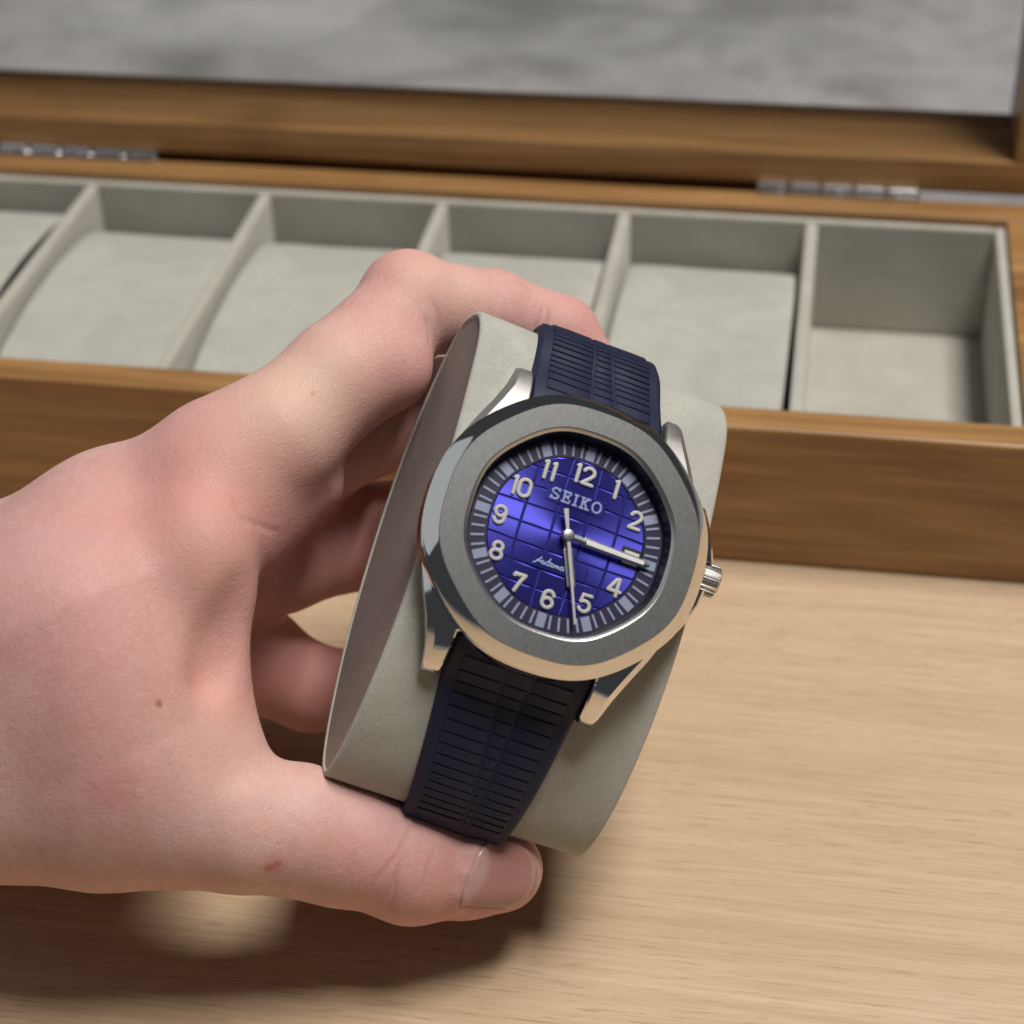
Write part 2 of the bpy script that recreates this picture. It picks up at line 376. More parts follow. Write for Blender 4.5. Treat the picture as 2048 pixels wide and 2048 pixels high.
# held cushion (profile in the watch's y,z plane; turned a little about y)
HP = catmull([(33.6, -21), (32.6, -15.7), (28.0, -11.2), (20, -8.9), (10, -7.4), (0, -7.0), (-10, -7.4), (-20, -9.4), (-30, -13.4), (-37, -18), (-40.8, -22.4), (-41.2, -25.5),
              (-38, -29.5), (-30, -34), (-18, -38), (-5, -39.5), (8, -39), (19.5, -35.5), (28.5, -30), (33.0, -25)], 4)
HP = HP[::-1]
yaw_c = math.radians(7.0); rot_c = math.radians(0.9)
HMW = WMW @ Matrix.Translation((.0006, 0, -.020)) @ Matrix.Rotation(yaw_c, 4, 'Y') @ Matrix.Rotation(rot_c, 4, 'Z') @ Matrix.Translation((0, 0, .020))
hc = cushion('held_cushion', HP, 21.5, HMW, thick=1.3, sag=.25, recess=.25)
tag(hc, 'grey suede cushion held in the hand with the wristwatch strapped round it', 'cushion')

# ------------------------------------------------------------------ wristwatch
ww = empty('wristwatch', None, WMW); tag(ww, 'steel wristwatch with blue checkered dial and navy rubber strap on held cushion', 'wristwatch')
bpy.context.view_layer.update()
NA = 192; TH = np.linspace(0, 2 * np.pi, NA, endpoint=False)        # angle from 12 o'clock, clockwise
def octo(r0, lobe, asp=0.): return r0 - lobe * np.cos(8 * TH) - asp * np.cos(2 * TH)
def rings(lst, close_first=False, close_last=False):
    V = []; F = []
    for r, z in lst:
        r = np.broadcast_to(r, (NA,)); V += [(r[i] * math.sin(TH[i]), r[i] * math.cos(TH[i]), z) for i in range(NA)]
    for k in range(len(lst) - 1):
        for i in range(NA): F.append((k * NA + i, k * NA + (i + 1) % NA, (k + 1) * NA + (i + 1) % NA, (k + 1) * NA + i))
    if close_first: F.append(tuple(range(NA)))
    if close_last: F.append(tuple(range((len(lst) - 1) * NA, len(lst) * NA)))
    return V, F
R_br = octo(19.07, .17, .14); R_ob = octo(20.93, .12, .26); R_ap = octo(14.98, .12, .06)
V, F = rings([(R_br - .02, 2.9), (R_br - .12, 3.0), (R_ap + .62, 3.0), (R_ap + .55, 2.96)]); mesh_obj('bezel', V, F, BRUSH, ww, True, auto=25)
V, F = rings([(R_br - .03, 2.905), (R_br + .10, 2.82), (R_ob - .18, 1.28), (R_ob, 1.05), (R_ob - .05, .35), (R_ob - .6, .2)]); mesh_obj('bezel_bevel', V, F, STEEL, ww, True, auto=18)
V, F = rings([(R_ap + .56, 2.97), (R_ap + .45, 2.93), (R_ap + .05, 2.55), (R_ap - .02, 2.3)]); mesh_obj('bezel_inner_edge', V, F, STEELS, ww, True, auto=25)
V, F = rings([(R_ap, 2.4), (R_ap - .15, 1.6), (octo(14.45, .12, .05), .1), (octo(14.4, .12, .05), -.2)]); mesh_obj('inner_ring', V, F, REH, ww, True, auto=30)
R_cs = octo(20.75, .12, .24)
V, F = rings([(R_cs - 1.5, .3), (R_cs - .3, .15), (R_cs + .25, -.3), (R_cs + .25, -3.8), (R_cs - .6, -5.2), (R_cs - 3.5, -6.5), (R_cs - 5, -6.9)], close_last=True); mesh_obj('case', V, F, STEEL, ww, True, auto=25)
V, F = rings([(R_ap + .02, 2.42), (R_ap * .9, 2.5), (R_ap * .5, 2.62), (R_ap * .04, 2.66)], close_last=True); mesh_obj('crystal', V, F, CRYS, ww, True)
# lugs
def lug(sx, sy):
    st = [(9, 10.75, 19.2, -1.2, -6.0), (13, 10.75, 17.6, -1.1, -6.2), (17, 10.75, 15.7, -1.6, -6.8), (20, 10.75, 14.5, -2.8, -7.8), (22.2, 10.8, 13.9, -4.4, -8.6), (23.5, 10.9, 13.6, -5.8, -8.9), (24, 11.2, 13.3, -6.8, -8.8)]
    b = bmesh.new(); loops = []
    for y, x0, x1, zt, zb in st:
        w = x1 - x0; ch = min(1.1, w * .3)
        P = [(x0, zb), (x0, zt - .3), (x0 + .25, zt), (x1 - ch, zt - .15), (x1 - .1, zt - ch), (x1, zt - ch - .5), (x1 - .2, zb)]
        loops.append([b.verts.new((sx * a, sy * y, z)) for a, z in P])
    for A, B in zip(loops, loops[1:]):
        for i in range(len(A)): b.faces.new((A[i], A[(i + 1) % len(A)], B[(i + 1) % len(A)], B[i]))
    b.faces.new(loops[0]); b.faces.new(loops[-1])
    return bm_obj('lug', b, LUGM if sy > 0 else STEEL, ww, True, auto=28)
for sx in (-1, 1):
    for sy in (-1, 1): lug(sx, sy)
# crown guard + crown
b = bmesh.new(); lo = []
for y, x1, zt, zb in [(11.5, 19.6, -1.6, -4.0), (9, 20.7, -1.1, -4.6), (6, 22.0, -.9, -5.0), (3.9, 22.7, -.9, -5.1), (3.6, 21.4, -.9, -5.1), (-.2, 21.4, -.9, -5.1), (-.6, 22.6, -.9, -5.1), (-3, 22.3, -.9, -5.0), (-6, 21.2, -1.1, -4.6), (-9.5, 19.4, -1.6, -4.0)]:
    P = [(17.5, zb), (17.5, zt), (x1 - .5, zt), (x1, zt - .6), (x1, zb + .8), (x1 - .6, zb)]
    lo.append([b.verts.new((a, y, z)) for a, z in P])
for A, B in zip(lo, lo[1:]):
    for i in range(6): b.faces.new((A[i], A[(i + 1) % 6], B[(i + 1) % 6], B[i]))
b.faces.new(lo[0]); b.faces.new(lo[-1]); bm_obj('crown_guard', b, STEEL, ww, True, auto=30)
NC = 20; V = []; F = []
for x, sc in ((21.0, .92), (21.5, .95), (21.7, 1.), (24.2, 1.), (24.5, .88), (24.6, .6)):
    for i in range(NC * 4):
        a = 2 * math.pi * i / (NC * 4); rr = (2.25 + (.17 if i % 4 in (0, 1) else -.12)) * sc if .93 < sc else 2.2 * sc
        V.append((x, 1.65 + rr * math.cos(a), -3.1 + rr * math.sin(a)))
n = NC * 4
for k in range(5):
    for i in range(n): F.append((k * n + i, k * n + (i + 1) % n, (k + 1) * n + (i + 1) % n, (k + 1) * n + i))
F.append(tuple(range(5 * n, 6 * n))); mesh_obj('crown', V, F, STEELS, ww, True, auto=25)

# dial -------------------------------------------------------------
dl = empty('dial', ww)
R_rg = octo(14.42, .12, .05); R_in = octo(11.75, .1, .05)
V, F = rings([(R_rg, 0.), (R_in, 0.), (R_in - .08, -.3)]); mesh_obj('chapter_ring', V, F, RING, dl, True, auto=25)
V, F = rings([(R_in + .2, -.22)], close_first=True); mesh_obj('dial_plate', V, F, DIALB, dl)
def clip(poly, cx, cy, r):                 # clip polygon to the dial outline (convex)
    out = poly
    for i in range(0, NA, 4):
        a, b2 = i, (i + 4) % NA
        p = np.array([r[a] * math.sin(TH[a]), r[a] * math.cos(TH[a])]); q = np.array([r[b2] * math.sin(TH[b2]), r[b2] * math.cos(TH[b2])])
        nrm = np.array([(q - p)[1], -(q - p)[0]])  # right side = inside for clockwise
        res = []
        for k in range(len(out)):
            s, e = out[k - 1], out[k]; ds = (s - p) @ nrm; de = (e - p) @ nrm
            if (ds >= 0) != (de >= 0): res.append(s + (e - s) * ds / (ds - de))
            if de >= 0: res.append(e)
        out = res
        if len(out) < 3: return []
    # drop near-duplicate points
    res = [out[0]]
    for p in out[1:]:
        if np.linalg.norm(p - res[-1]) > .02: res.append(p)
    return res
def plate(name, poly, z0, z1, bev, mat, parent):
    c = np.mean(poly, 0); n = len(poly); V = [(p[0], p[1], z0) for p in poly]
    for zz, o in ((z1 - bev * .5, .0), (z1, bev)):
        for p in poly:
            d = c - p; L_ = np.linalg.norm(d); q = p + d / L_ * min(o * 1.3, L_ * .4); V.append((q[0], q[1], zz))
    F = [tuple(range(2 * n, 3 * n))]
    for k in range(2):
        for i in range(n): F.append((k * n + i, k * n + (i + 1) % n, (k + 1) * n + (i + 1) % n, (k + 1) * n + i))
    return mesh_obj(name, V, F, mat, parent)
xl = [-12.5, -6.85, -2.3, 2.3, 6.85, 12.5]; yl = [12.5, 8.65, 5.75, 2.85, -.05, -2.95, -5.85, -8.75, -12.5]
bowx = lambda x, y: x * (1 + .0006 * (60 - y * y)); bowy = lambda x, y: y * (1 - .0004 * x * x)
g = .11
for i in range(5):
    for j in range(8):
        x0, x1, y1, y0 = xl[i] + g, xl[i + 1] - g, yl[j] - g, yl[j + 1] + g
        P = [np.array([bowx(a, c_), bowy(a, c_)]) for a, c_ in [(x0, y1), ((x0 + x1) / 2, y1), (x1, y1), (x1, y0), ((x0 + x1) / 2, y0), (x0, y0)]]
        P = clip(P, 0, 0, R_in - .12)
        if len(P) >= 3: plate('dial_tile', P, -.2, -.08, .10, DIAL, dl)
# name plates with lettering
def rect(x0, x1, y0, y1): return [np.array(p) for p in ((x0, y1), (x1, y1), (x1, y0), (x0, y0))]
plate('name_plate', rect(-4.75, 4.45, 4.3, 6.7), -.1, .02, .12, DIAL, dl)
plate('name_plate', rect(-4.1, 4.6, -5.7, -3.55), -.1, .02, .12, DIAL, dl)
def stroke_mesh(lines, w, h, z):
    """rounded raised strokes along polylines"""
    V = []; F = []; K = 7
    for L_ in lines:
        P = np.asarray(L_, float); T = np.zeros_like(P); T[1:-1] = P[2:] - P[:-2]; T[0] = P[1] - P[0]; T[-1] = P[-1] - P[-2]
        closed = np.linalg.norm(P[0] - P[-1]) < 1e-6
        if closed: T[0] = T[-1] = P[1] - P[-2]
        T /= np.linalg.norm(T, axis=1)[:, None]; N = np.stack([-T[:, 1], T[:, 0]], 1)
        st = []
        if not closed:
            for a in (80, 55, 28): st.append((P[0] - T[0] * w * math.sin(math.radians(a)), N[0], math.cos(math.radians(a))))
        st += [(p, n_, 1.) for p, n_ in zip(P, N)]
        if not closed:
            for a in (28, 55, 80): st.append((P[-1] + T[-1] * w * math.sin(math.radians(a)), N[-1], math.cos(math.radians(a))))
        base = len(V)
        for p, n_, s in st:
            for k in range(K):
                t = math.pi * k / (K - 1); q = p + n_ * w * s * math.cos(t); V.append((q[0], q[1], z + h * (.25 + .75 * math.sin(t) ** .6) * (s ** .3 if k not in (0, K - 1) else 0) if 0 < k < K - 1 else z))
        for i in range(len(st) - 1):
            for k in range(K - 1): F.append((base + i * K + k, base + i * K + k + 1, base + (i + 1) * K + k + 1, base + (i + 1) * K + k))
    return V, F
def arc(cx, cy, rx, ry, a0, a1, n=14): return [(cx + rx * math.cos(math.radians(a)), cy + ry * math.sin(math.radians(a))) for a in np.linspace(a0, a1, n)]
GL = {                                     # glyphs in a box of height 1, width about .62, origin at centre
 '0': [[(.0 + .27, y) for y in (-.2, 0, .2)] + arc(0, .2, .27, .28, 0, 180)[1:] + [(-.27, 0)] + arc(0, -.2, .27, .28, 180, 360)],
 '1': [[(.05, -.48), (.05, .48)], [(.05, .47), (-.03, .43)]],
 '2': [arc(0, .20, .26, .27, 165, -25, 14) + [(.12, -.08), (-.06, -.26), (-.24, -.46)], [(-.24, -.47), (.27, -.47)]],
 '4': [[(.14, -.48), (.14, .46)], [(.14, .46), (.03, .46), (-.29, -.2)], [(-.29, -.22), (.3, -.22)]],
 '5': [[(.24, .47), (-.17, .47), (-.21, .06)], [(-.21, .06)] + arc(.0, -.17, .27, .30, 120, -150, 16)],
 '6': [arc(0, -.2, .26, .27, 0, 360, 20), [(-.26, -.2), (-.25, .08)] + arc(.0, .16, .25, .31, 170, 20, 10)],
 '7': [[(-.26, .36), (-.26, .46), (.27, .46)], [(.27, .46), (.1, .1), (-.08, -.48)]],
 '8': [arc(0, .24, .22, .23, 0, 360, 20), arc(0, -.22, .27, .26, 0, 360, 20)],
 '9': [arc(0, .2, .26, .27, 0, 360, 20), [(.26, .2), (.25, -.08)] + arc(.0, -.16, .25, .31, -10, -160, 10)],
}
def numeral(txt, x, y, h=2.85):
    gap = {'10': (-.27, .27), '11': (-.21, .21), '12': (-.34, .25)}.get(txt, (0,))
    lines = []
    for ch, dx in zip(txt, gap):
        for L_ in GL[ch]: lines.append([(x + (a + dx) * h * 1.05, y + c_ * h * .92) for a, c_ in L_])
    V, F = stroke_mesh(lines, .108 * h, .26, -.02); return mesh_obj('numeral', V, F, LUME, dl, True)
NP = {'12': (-.15, 9.6), '1': (5.05, 9.15), '2': (9.2, 5.7), '4': (9.05, -4.75), '5': (5.45, -8.5), '6': (.1, -9.7), '7': (-4.8, -8.8), '8': (-9.1, -5.35), '9': (-10.25, -.2), '10': (-8.75, 4.75), '11': (-5.25, 8.5)}
for k, (x, y) in NP.items(): numeral(k, x, y)
# minute track
def mark_mesh(name, w, l, mat):
    b = box_bm(-w / 2, w / 2, -l / 2, l / 2, .005, .09, .03, 1); bmesh.ops.scale(b, vec=(.001,) * 3, verts=b.verts)
    me = bpy.data.meshes.new(name); b.to_mesh(me); b.free(); me.materials.append(mat); return me
mh = mark_mesh('hour_marker', 1.38, 2.15, MARK); mm_ = mark_mesh('minute_marker', .36, 2.05, MARK)
for k in range(60):
    a = 2 * math.pi * k / 60; i = int(round(k / 60 * NA)) % NA; r = (R_rg[i] + R_in[i]) / 2 - .05
    o = bpy.data.objects.new('hour_marker' if k % 5 == 0 else 'minute_marker', mh if k % 5 == 0 else mm_)
    link(o, dl); o.location = (r * math.sin(a) / 1000, r * math.cos(a) / 1000, 0); o.rotation_euler = (0, 0, -a)
# lettering
LET = {
 'S': [arc(0, .22, .30, .24, 20, 180, 9) + [(-.28, .12), (-.1, .02), (.12, -.04), (.29, -.14)] + arc(0, -.22, .30, .24, 0, -165, 9), [(.30, .3), (.30, .44)], [(-.31, -.3), (-.31, -.46)]],
 'E': [[(-.2, -.45), (-.2, .45)], [(-.33, .45), (.30, .45), (.30, .28)], [(-.2, .02), (.14, .02)], [(.14, -.09), (.14, .13)], [(-.33, -.45), (.32, -.45), (.32, -.26)]],
 'I': [[(0, -.45), (0, .45)], [(-.14, .45), (.14, .45)], [(-.14, -.45), (.14, -.45)]],
 'K': [[(-.22, -.45), (-.22, .45)], [(-.34, .45), (-.1, .45)], [(-.34, -.45), (-.1, -.45)], [(-.2, -.05), (.24, .44)], [(.12, .45), (.36, .45)], [(-.06, .1), (.26, -.44)], [(.12, -.45), (.38, -.45)]],
 'O': [arc(0, 0, .37, .45, 0, 360, 24)],
}
lines = []
for ch, cx in zip('SEIKO', (-3.35, -1.62, -.2, 1.25, 3.1)):
    for L_ in LET[ch]: lines.append([(cx + a * 1.75 , 5.52 + c_ * 1.72) for a, c_ in L_])
V, F = stroke_mesh(lines, .185, .10, .055); mesh_obj('lettering', V, F, PRINT, dl, True)
# cursive word (Automatic)
SC = [[(-3.55, -5.2), (-3.3, -5.1), (-2.45, -4.05), (-2.55, -4.9)], [(-3.15, -4.75), (-2.3, -4.75)],
      [(-2.15, -4.55), (-2.3, -5.0), (-2.05, -5.05), (-1.75, -4.6), (-1.85, -5.0), (-1.6, -5.0)], [(-1.2, -4.0), (-1.5, -4.9), (-1.3, -5.05), (-1.1, -4.95)], [(-1.55, -4.5), (-1.05, -4.5)],
      arc(-.75, -4.8, .22, .24, 0, 360, 12), [(-.5, -4.7), (-.35, -4.6), (-.45, -5.05), (-.2, -4.6), (-.1, -4.65), (-.15, -5.05), (.1, -4.6), (.22, -4.65), (.2, -5.0), (.4, -5.0)],
      arc(.75, -4.8, .22, .24, 20, 380, 12), [(.97, -4.6), (.92, -5.0), (1.1, -5.0)], [(1.55, -4.05), (1.3, -4.9), (1.45, -5.05), (1.65, -4.95)], [(1.2, -4.5), (1.75, -4.5)],
      [(1.95, -4.6), (1.85, -5.0), (2.05, -5.0)], [(2.03, -4.3), (2.06, -4.28)], arc(2.5, -4.8, .24, .24, 50, 310, 10)]
V, F = stroke_mesh(SC, .12, .07, .055); mesh_obj('lettering', V, F, PRINT2, dl, True)
# date window
plate('date_frame', rect(8.5, 11.5, -1.2, 1.6), -.1, .0, .1, DARK, dl); plate('date_disc', rect(8.95, 11.25, -.9, 1.1), -.02, .03, .05, DATE, dl)
# hands
def hand_mesh(name, prof, z, h, ang, mat, lume=None):
    """prof: [(distance, half width)] along the hand; ridge in the middle"""
    hb = None; V = []; F = []
    for d, w in prof: V += [(-w, d, z), (0, d, z + h), (w, d, z), (0, d, z - .08)]
    for i in range(len(prof) - 1):
        for k in range(4): F.append((i * 4 + k, i * 4 + (k + 1) % 4, i * 4 + 4 + (k + 1) % 4, i * 4 + 4 + k))
    F += [(0, 1, 2, 3), tuple(len(V) - 4 + k for k in range(4))]
    o = mesh_obj(name, V, F, mat, ww, False); o.rotation_euler = (0, 0, -ang)
    if lume:
        V = []; F = []
        for d, w in lume: V += [(-w, d, z + h * .55), (-w * .7, d, z + h + .10), (w * .7, d, z + h + .10), (w, d, z + h * .55)]
        for i in range(len(lume) - 1):
            for k in range(3): F.append((i * 4 + k, i * 4 + k + 1, i * 4 + 5 + k, i * 4 + 4 + k))
        F += [(0, 1, 2, 3), tuple(len(V) - 4 + k for k in range(4))]
        mesh_obj('lume_strip', V, F, LUMEH, o)
    return o
hand_mesh('hour_hand', [(0, .5), (1.9, .55), (2.0, .68), (7.4, .62), (7.75, .25)], .45, .14, math.radians(158), STEELS, [(2.3, .40), (7.2, .38)])
hand_mesh('minute_hand', [(0, .5), (2.6, .55), (2.7, .70), (12.3, .58), (12.95, .15)], .85, .14, math.radians(91), CHROME, [(3.0, .42), (12.0, .36)])
hand_mesh('second_hand', [(-3.9, .36), (-3.0, .32), (-.8, .22), (0, .26), (4, .23), (13.0, .17)], 1.28, .06, math.radians(158.7), LUME)
V, F = rings([(np.full(NA, .95), .3), (np.full(NA, .95), 1.35), (np.full(NA, .75), 1.6), (np.full(NA, .3), 1.68)], close_last=True); mesh_obj('hand_cap', V, F, STEELS, ww, True, auto=35)

# strap ------------------------------------------------------------
def outside(C, off):
    N = normals2(C); a2 = np.sum(C[:, 0] * np.roll(C[:, 1], -1) - np.roll(C[:, 0], -1) * C[:, 1])
    if a2 < 0: N = -N
    return C + N * off
OC = outside(HP, .45)
yy, zz = OC[:, 0], OC[:, 1]
n_ = len(OC); i0 = int(np.argmin(np.hypot(yy - 26.5, zz + 11.2))); i1 = int(np.argmin(np.hypot(yy + 22, zz + 9.6)))
def walk(i, step, cnt): return [OC[(i + step * k) % n_] for k in range(cnt)]
step_up = 1 if OC[(i0 + 3) % n_][0] > OC[i0][0] else -1
up = np.array([(15.5, -5.2), (18, -5.5), (21, -6.6)] + walk(i0, step_up, 34)); 
step_lo = 1 if OC[(i1 + 3) % n_][0] < OC[i1][0] else -1
lo = np.array([(-15.5, -5.2), (-18, -6.0)] + walk(i1, step_lo, 40))
def resample(P, ds=.7):
    C = catmull(P, 6, False); L_ = np.r_[0, np.cumsum(np.linalg.norm(np.diff(C, axis=0), axis=1))]
    s = np.arange(0, L_[-1], ds); return np.stack([np.interp(s, L_, C[:, 0]), np.interp(s, L_, C[:, 1])], 1), ds
def make_strap(name, path, wfun, cfun, rows, r0, col_fun):
    C, ds = resample(path); C2 = C.copy()
    for _ in range(6): C2[1:-1] = (C2[:-2] + 2 * C2[1:-1] + C2[2:]) / 4
    C = C2; N = normals2(C, False); N *= np.sign(np.sum(N * (C - np.array([-4., -22.]))))
    root = empty(name, ww)
    def pos(s, x, h):
        f = np.clip(s / ds, 0, len(C) - 1.001); i = int(f); t = f - i
        p = C[i] * (1 - t) + C[i + 1] * t; nn = N[i] * (1 - t) + N[i + 1] * t; nn = nn / np.linalg.norm(nn); q = p + nn * h; return (x, q[0], q[1])
    Lt = (len(C) - 1) * ds
    S_ = np.arange(0, Lt, 1.2)
    tk = lambda s: 1.9 + 1.2 * math.exp(-(s / 7.) ** 2)          # strap thicker at the case
    V = []; F = []
    for s in S_:
        c, w = cfun(s), wfun(s); h = tk(s)
        for x, hh in [(-w, 0.), (-w - .05, h * .6), (-w + .5, h * .95), (-w + .9, h), (-w * .34, h + .12), (w * .34, h + .12), (w - .9, h), (w - .5, h * .95), (w + .05, h * .6), (w, 0.)]: V.append(pos(s, c + x, hh))
    for i in range(len(S_) - 1):
        for k in range(10): F.append((i * 10 + k, i * 10 + (k + 1) % 10, i * 10 + 10 + (k + 1) % 10, i * 10 + 10 + k))
    F += [tuple(range(10)), tuple(range(len(V) - 10, len(V)))]
    mesh_obj('band', V, F, RUB, root, True, auto=40)
    def block(nm, s0, s1, xa, xb, lift, crown=.12):
        V = []; F = []; ns = max(2, int((s1 - s0) / 1.2) + 1); ss = np.linspace(s0, s1, ns); e = .16
        sect = lambda s, q: [(xa(s), tk(s) - .25), (xa(s) + .03, tk(s) + lift - .1 - q), (xa(s) + e, tk(s) + lift - q), ((xa(s) + xb(s)) / 2, tk(s) + lift + crown * .3 - q), (xb(s) - e, tk(s) + lift - q), (xb(s) - .03, tk(s) + lift - .1 - q), (xb(s), tk(s) - .25)]
        rows_ = [(ss[0] - .12, .35)] + [(s, 0.) for s in ss] + [(ss[-1] + .12, .35)]
        for s, q in rows_:
            for x, h in sect(s, q): V.append(pos(s, x, h))
        for i in range(len(rows_) - 1):
            for k in range(6): F.append((i * 7 + k, i * 7 + k + 1, i * 7 + 8 + k, i * 7 + 7 + k))
        F += [tuple(range(7)), tuple(range(len(V) - 7, len(V)))]
        mesh_obj(nm, V, F, RUB, root, True, auto=38)
    edge = 2.0
    L0 = lambda s: cfun(s) - wfun(s) + edge * wfun(s) / 10.5; R0 = lambda s: cfun(s) + wfun(s) - edge * wfun(s) / 10.5
    gx = .16
    s = r0
    bounds = [L0, lambda s: L0(s) + (R0(s) - L0(s)) * col_fun(s)[0], lambda s: L0(s) + (R0(s) - L0(s)) * col_fun(s)[1], R0]
    for rh in rows:
        for k in range(3):
            a, b_ = bounds[k], bounds[k + 1]
            block('strap_block', s + .17, s + rh - .17, (lambda s_, a=a: a(s_) + gx), (lambda s_, b_=b_: b_(s_) - gx), .30)
        s += rh
    return root, pos, tk
wu = lambda s: 10.6 - .9 * min(1, max(0, (s - 6) / 18)); cu = lambda s: -.05 - .9 * min(1, s / 20)
wl = lambda s: 10.72 - 2.5 * min(1, max(0, (s - 7) / 24)); cl = lambda s: .15 + .55 * min(1, s / 28)
su, pu, tku = make_strap('strap_upper', up, wu, cu, [2.0, 1.7, 1.5, 1.35, 1.25, 1.2, 1.15, 1.1, 1.1, 1.1, 1.1, 1.1, 1.2, 1.2, 1.3], 5.0, lambda s: (.43, .68 - .0045 * s))
sl, pl, tkl = make_strap('strap_lower', lo, wl, cl, [2.5, 2.4, 2.2, 2.1, 2.0, 1.9, 1.8, 1.7, 1.6, 1.5, 1.4, 1.3, 1.3, 1.2, 1.2, 1.2], 3.6, lambda s: (.36 + .006 * s, .64 - .001 * s))

# ------------------------------------------------------------------ hand (one continuous surface from a distance field)
FD = FPX / 1.06004                          # focal length in the 1932-pixel working view
def cp(u, v, d): return np.array([(u - 966.0) / FD * d, (v - 966.0) / FD * d, d])
def smin(a, b, k):
    h = np.clip(.5 + .5 * (b - a) / k, 0, 1); return b + (a - b) * h - k * h * (1 - h)
def cone(p, a, b, ra, rb):
    ab = b - a; t = np.clip(((p - a) @ ab) / (ab @ ab), 0, 1); q = p - a - t[:, None] * ab
    return np.sqrt((q * q).sum(1)) - (ra + (rb - ra) * t)
def ball(p, c, r): return np.sqrt(((p - c) ** 2).sum(1)) - r
def ellip(p, c, ax, rad):
    q = (p - c) @ np.asarray(ax).T / np.asarray(rad); k0 = np.sqrt((q * q).sum(1)) + 1e-9; k1 = np.sqrt(((q / np.asarray(rad)) ** 2).sum(1)) + 1e-9
    return k0 * (k0 - 1) / k1
def chain(p, pts, ks):
    d = None
    for i in range(len(pts) - 1):
        a, ra = pts[i]; b, rb = pts[i + 1]; c = cone(p, a, b, ra, rb); d = c if d is None else smin(d, c, ks[i - 1] if i - 1 < len(ks) else 2.)
    return d
HX = [
 # index
 [(cp(405, 930, 297), 11.2), (cp(525, 824, 299), 9.9), (cp(645, 712, 303), 8.9), (cp(778, 577, 311), 8.0), (cp(930, 590, 318), 6.9), (cp(1055, 632, 322), 6.5), (cp(1122, 722, 322), 5.6)],
 # middle
 [(cp(390, 975, 308), 11.2), (cp(540, 880, 317), 9.4), (cp(690, 800, 325), 8.8), (cp(830, 765, 330), 8.2), (cp(970, 770, 335), 7.4), (cp(1070, 790, 336), 6.8)],
 # ring
 [(cp(380, 1040, 316), 11.2), (cp(520, 1045, 325), 10.0), (cp(660, 1012, 333), 9.2), (cp(800, 995, 337), 8.8), (cp(960, 995, 340), 7.8), (cp(1080, 1005, 340), 6.8)],
 # little
 [(cp(360, 1150, 326), 11), (cp(470, 1240, 333), 9.4), (cp(585, 1298, 337), 7.4), (cp(740, 1308, 336), 7.0), (cp(880, 1292, 335), 6.6), (cp(970, 1280, 335), 5.8)],
]
TH_ = [(cp(-60, 1470, 292), 16.0), (cp(190, 1520, 289), 12.2), (cp(455, 1555, 288), 10.0), (cp(560, 1566, 290), 9.7), (cp(640, 1588, 292.5), 9.45), (cp(765, 1622, 296), 9.1), (cp(880, 1632, 299), 8.1), (cp(944, 1640, 300), 6.65)]
WR = cp(-420, 1350, 316)
def sdf0(p):
    d = cone(p, WR, cp(395, 958, 300), 21.3, 12.3)                       # index metacarpal
    d = smin(d, cone(p, WR + np.array([0, 2, 12.]), cp(370, 1060, 315), 22, 12.5), 5)
    d = smin(d, cone(p, WR + np.array([0, 5, 20.]), cp(350, 1150, 330), 22, 12), 5)
    d = smin(d, cone(p, WR + np.array([0, 9, 26.]), cp(330, 1220, 343), 21, 11), 5)
    d = smin(d, cone(p, WR + np.array([-90, 10, 6.]), WR, 24, 23), 6)
    th = chain(p, TH_, [3, 2, 2, 2, 2, 2, 2])
    d = smin(d, th, 9)
    d = smin(d, cone(p, cp(150, 1170, 289), cp(270, 1420, 287), 17, 11.5), 12)       # muscle between thumb and index
    d = smin(d, cone(p, cp(-300, 1290, 297), cp(190, 1290, 288.5), 18, 14), 14)
    d = smin(d, ellip(p, cp(376, 1050, 288), np.eye(3), (8.5, 11, 9)), 6)
    d = smin(d, cone(p, cp(398, 1150, 289.5), cp(402, 1385, 288), 5, 6.0), 6)         # web edge
    d = smin(d, cone(p, cp(585, 915, 304), cp(455, 990, 300), 5.2, 8), 5)             # flesh under the index base
    for i, c in enumerate(HX):
        f = chain(p, c, [2, 2, 1.2 if i == 0 else 1.5, 1.5, 1.5, 1.5])
        if i == 0:
            f = smin(f, ball(p, cp(766, 556, 310.5), 7.2), 2)                         # knuckle
            f = smin(f, ellip(p, cp(728, 690, 303.5), np.eye(3), (7.4, 7.4, 6.4)), 2.5)  # soft underside of proximal part
        d = smin(d, f, (4, 3, 3, 2.5)[i])
    # hollow between thumb and index, knuckle bulges
    d = -smin(-d, ellip(p, cp(440, 1195, 280.5), np.array([[.88, .47, 0], [-.47, .88, 0], [0, 0, 1.]]), (3.6, 9.5, 3.6)), 4)
    d = smin(d, ball(p, cp(785, 1655, 295), 6.5), 3)
    d = smin(d, ball(p, cp(400, 858, 297.5), 7.0), 8)
    d = smin(d, ball(p, cp(215, 968, 300), 7.0), 12)
    return d
def sdf_cast0(u, v):
    dr = np.stack([(u - 966) / FD, (v - 966) / FD, np.ones_like(u)], 1); dr /= np.linalg.norm(dr, axis=1)[:, None]; t = np.full(len(u), 265.)
    for _ in range(60): t += np.clip(sdf0(dr * t[:, None]), -3, 6) * .85
    return dr * t[:, None]
_c = np.array([(934, 1572), (914, 1584), (894, 1610), (878, 1648), (866, 1684), (861, 1714)], float)
CUT = sdf_cast0(_c[:, 0], _c[:, 1]); CUT[:, 2] += .35
def sdf(p):
    d = sdf0(p)
    near = np.linalg.norm(p - CUT[3], axis=1) < 16
    if near.any():
        q = p[near]; c = chain(q, [(a, r) for a, r in zip(CUT, (.7, .95, 1.0, 1.0, .95, .7))], [.5] * 5); d[near] = smin(d[near], c, 1.6)
    return d
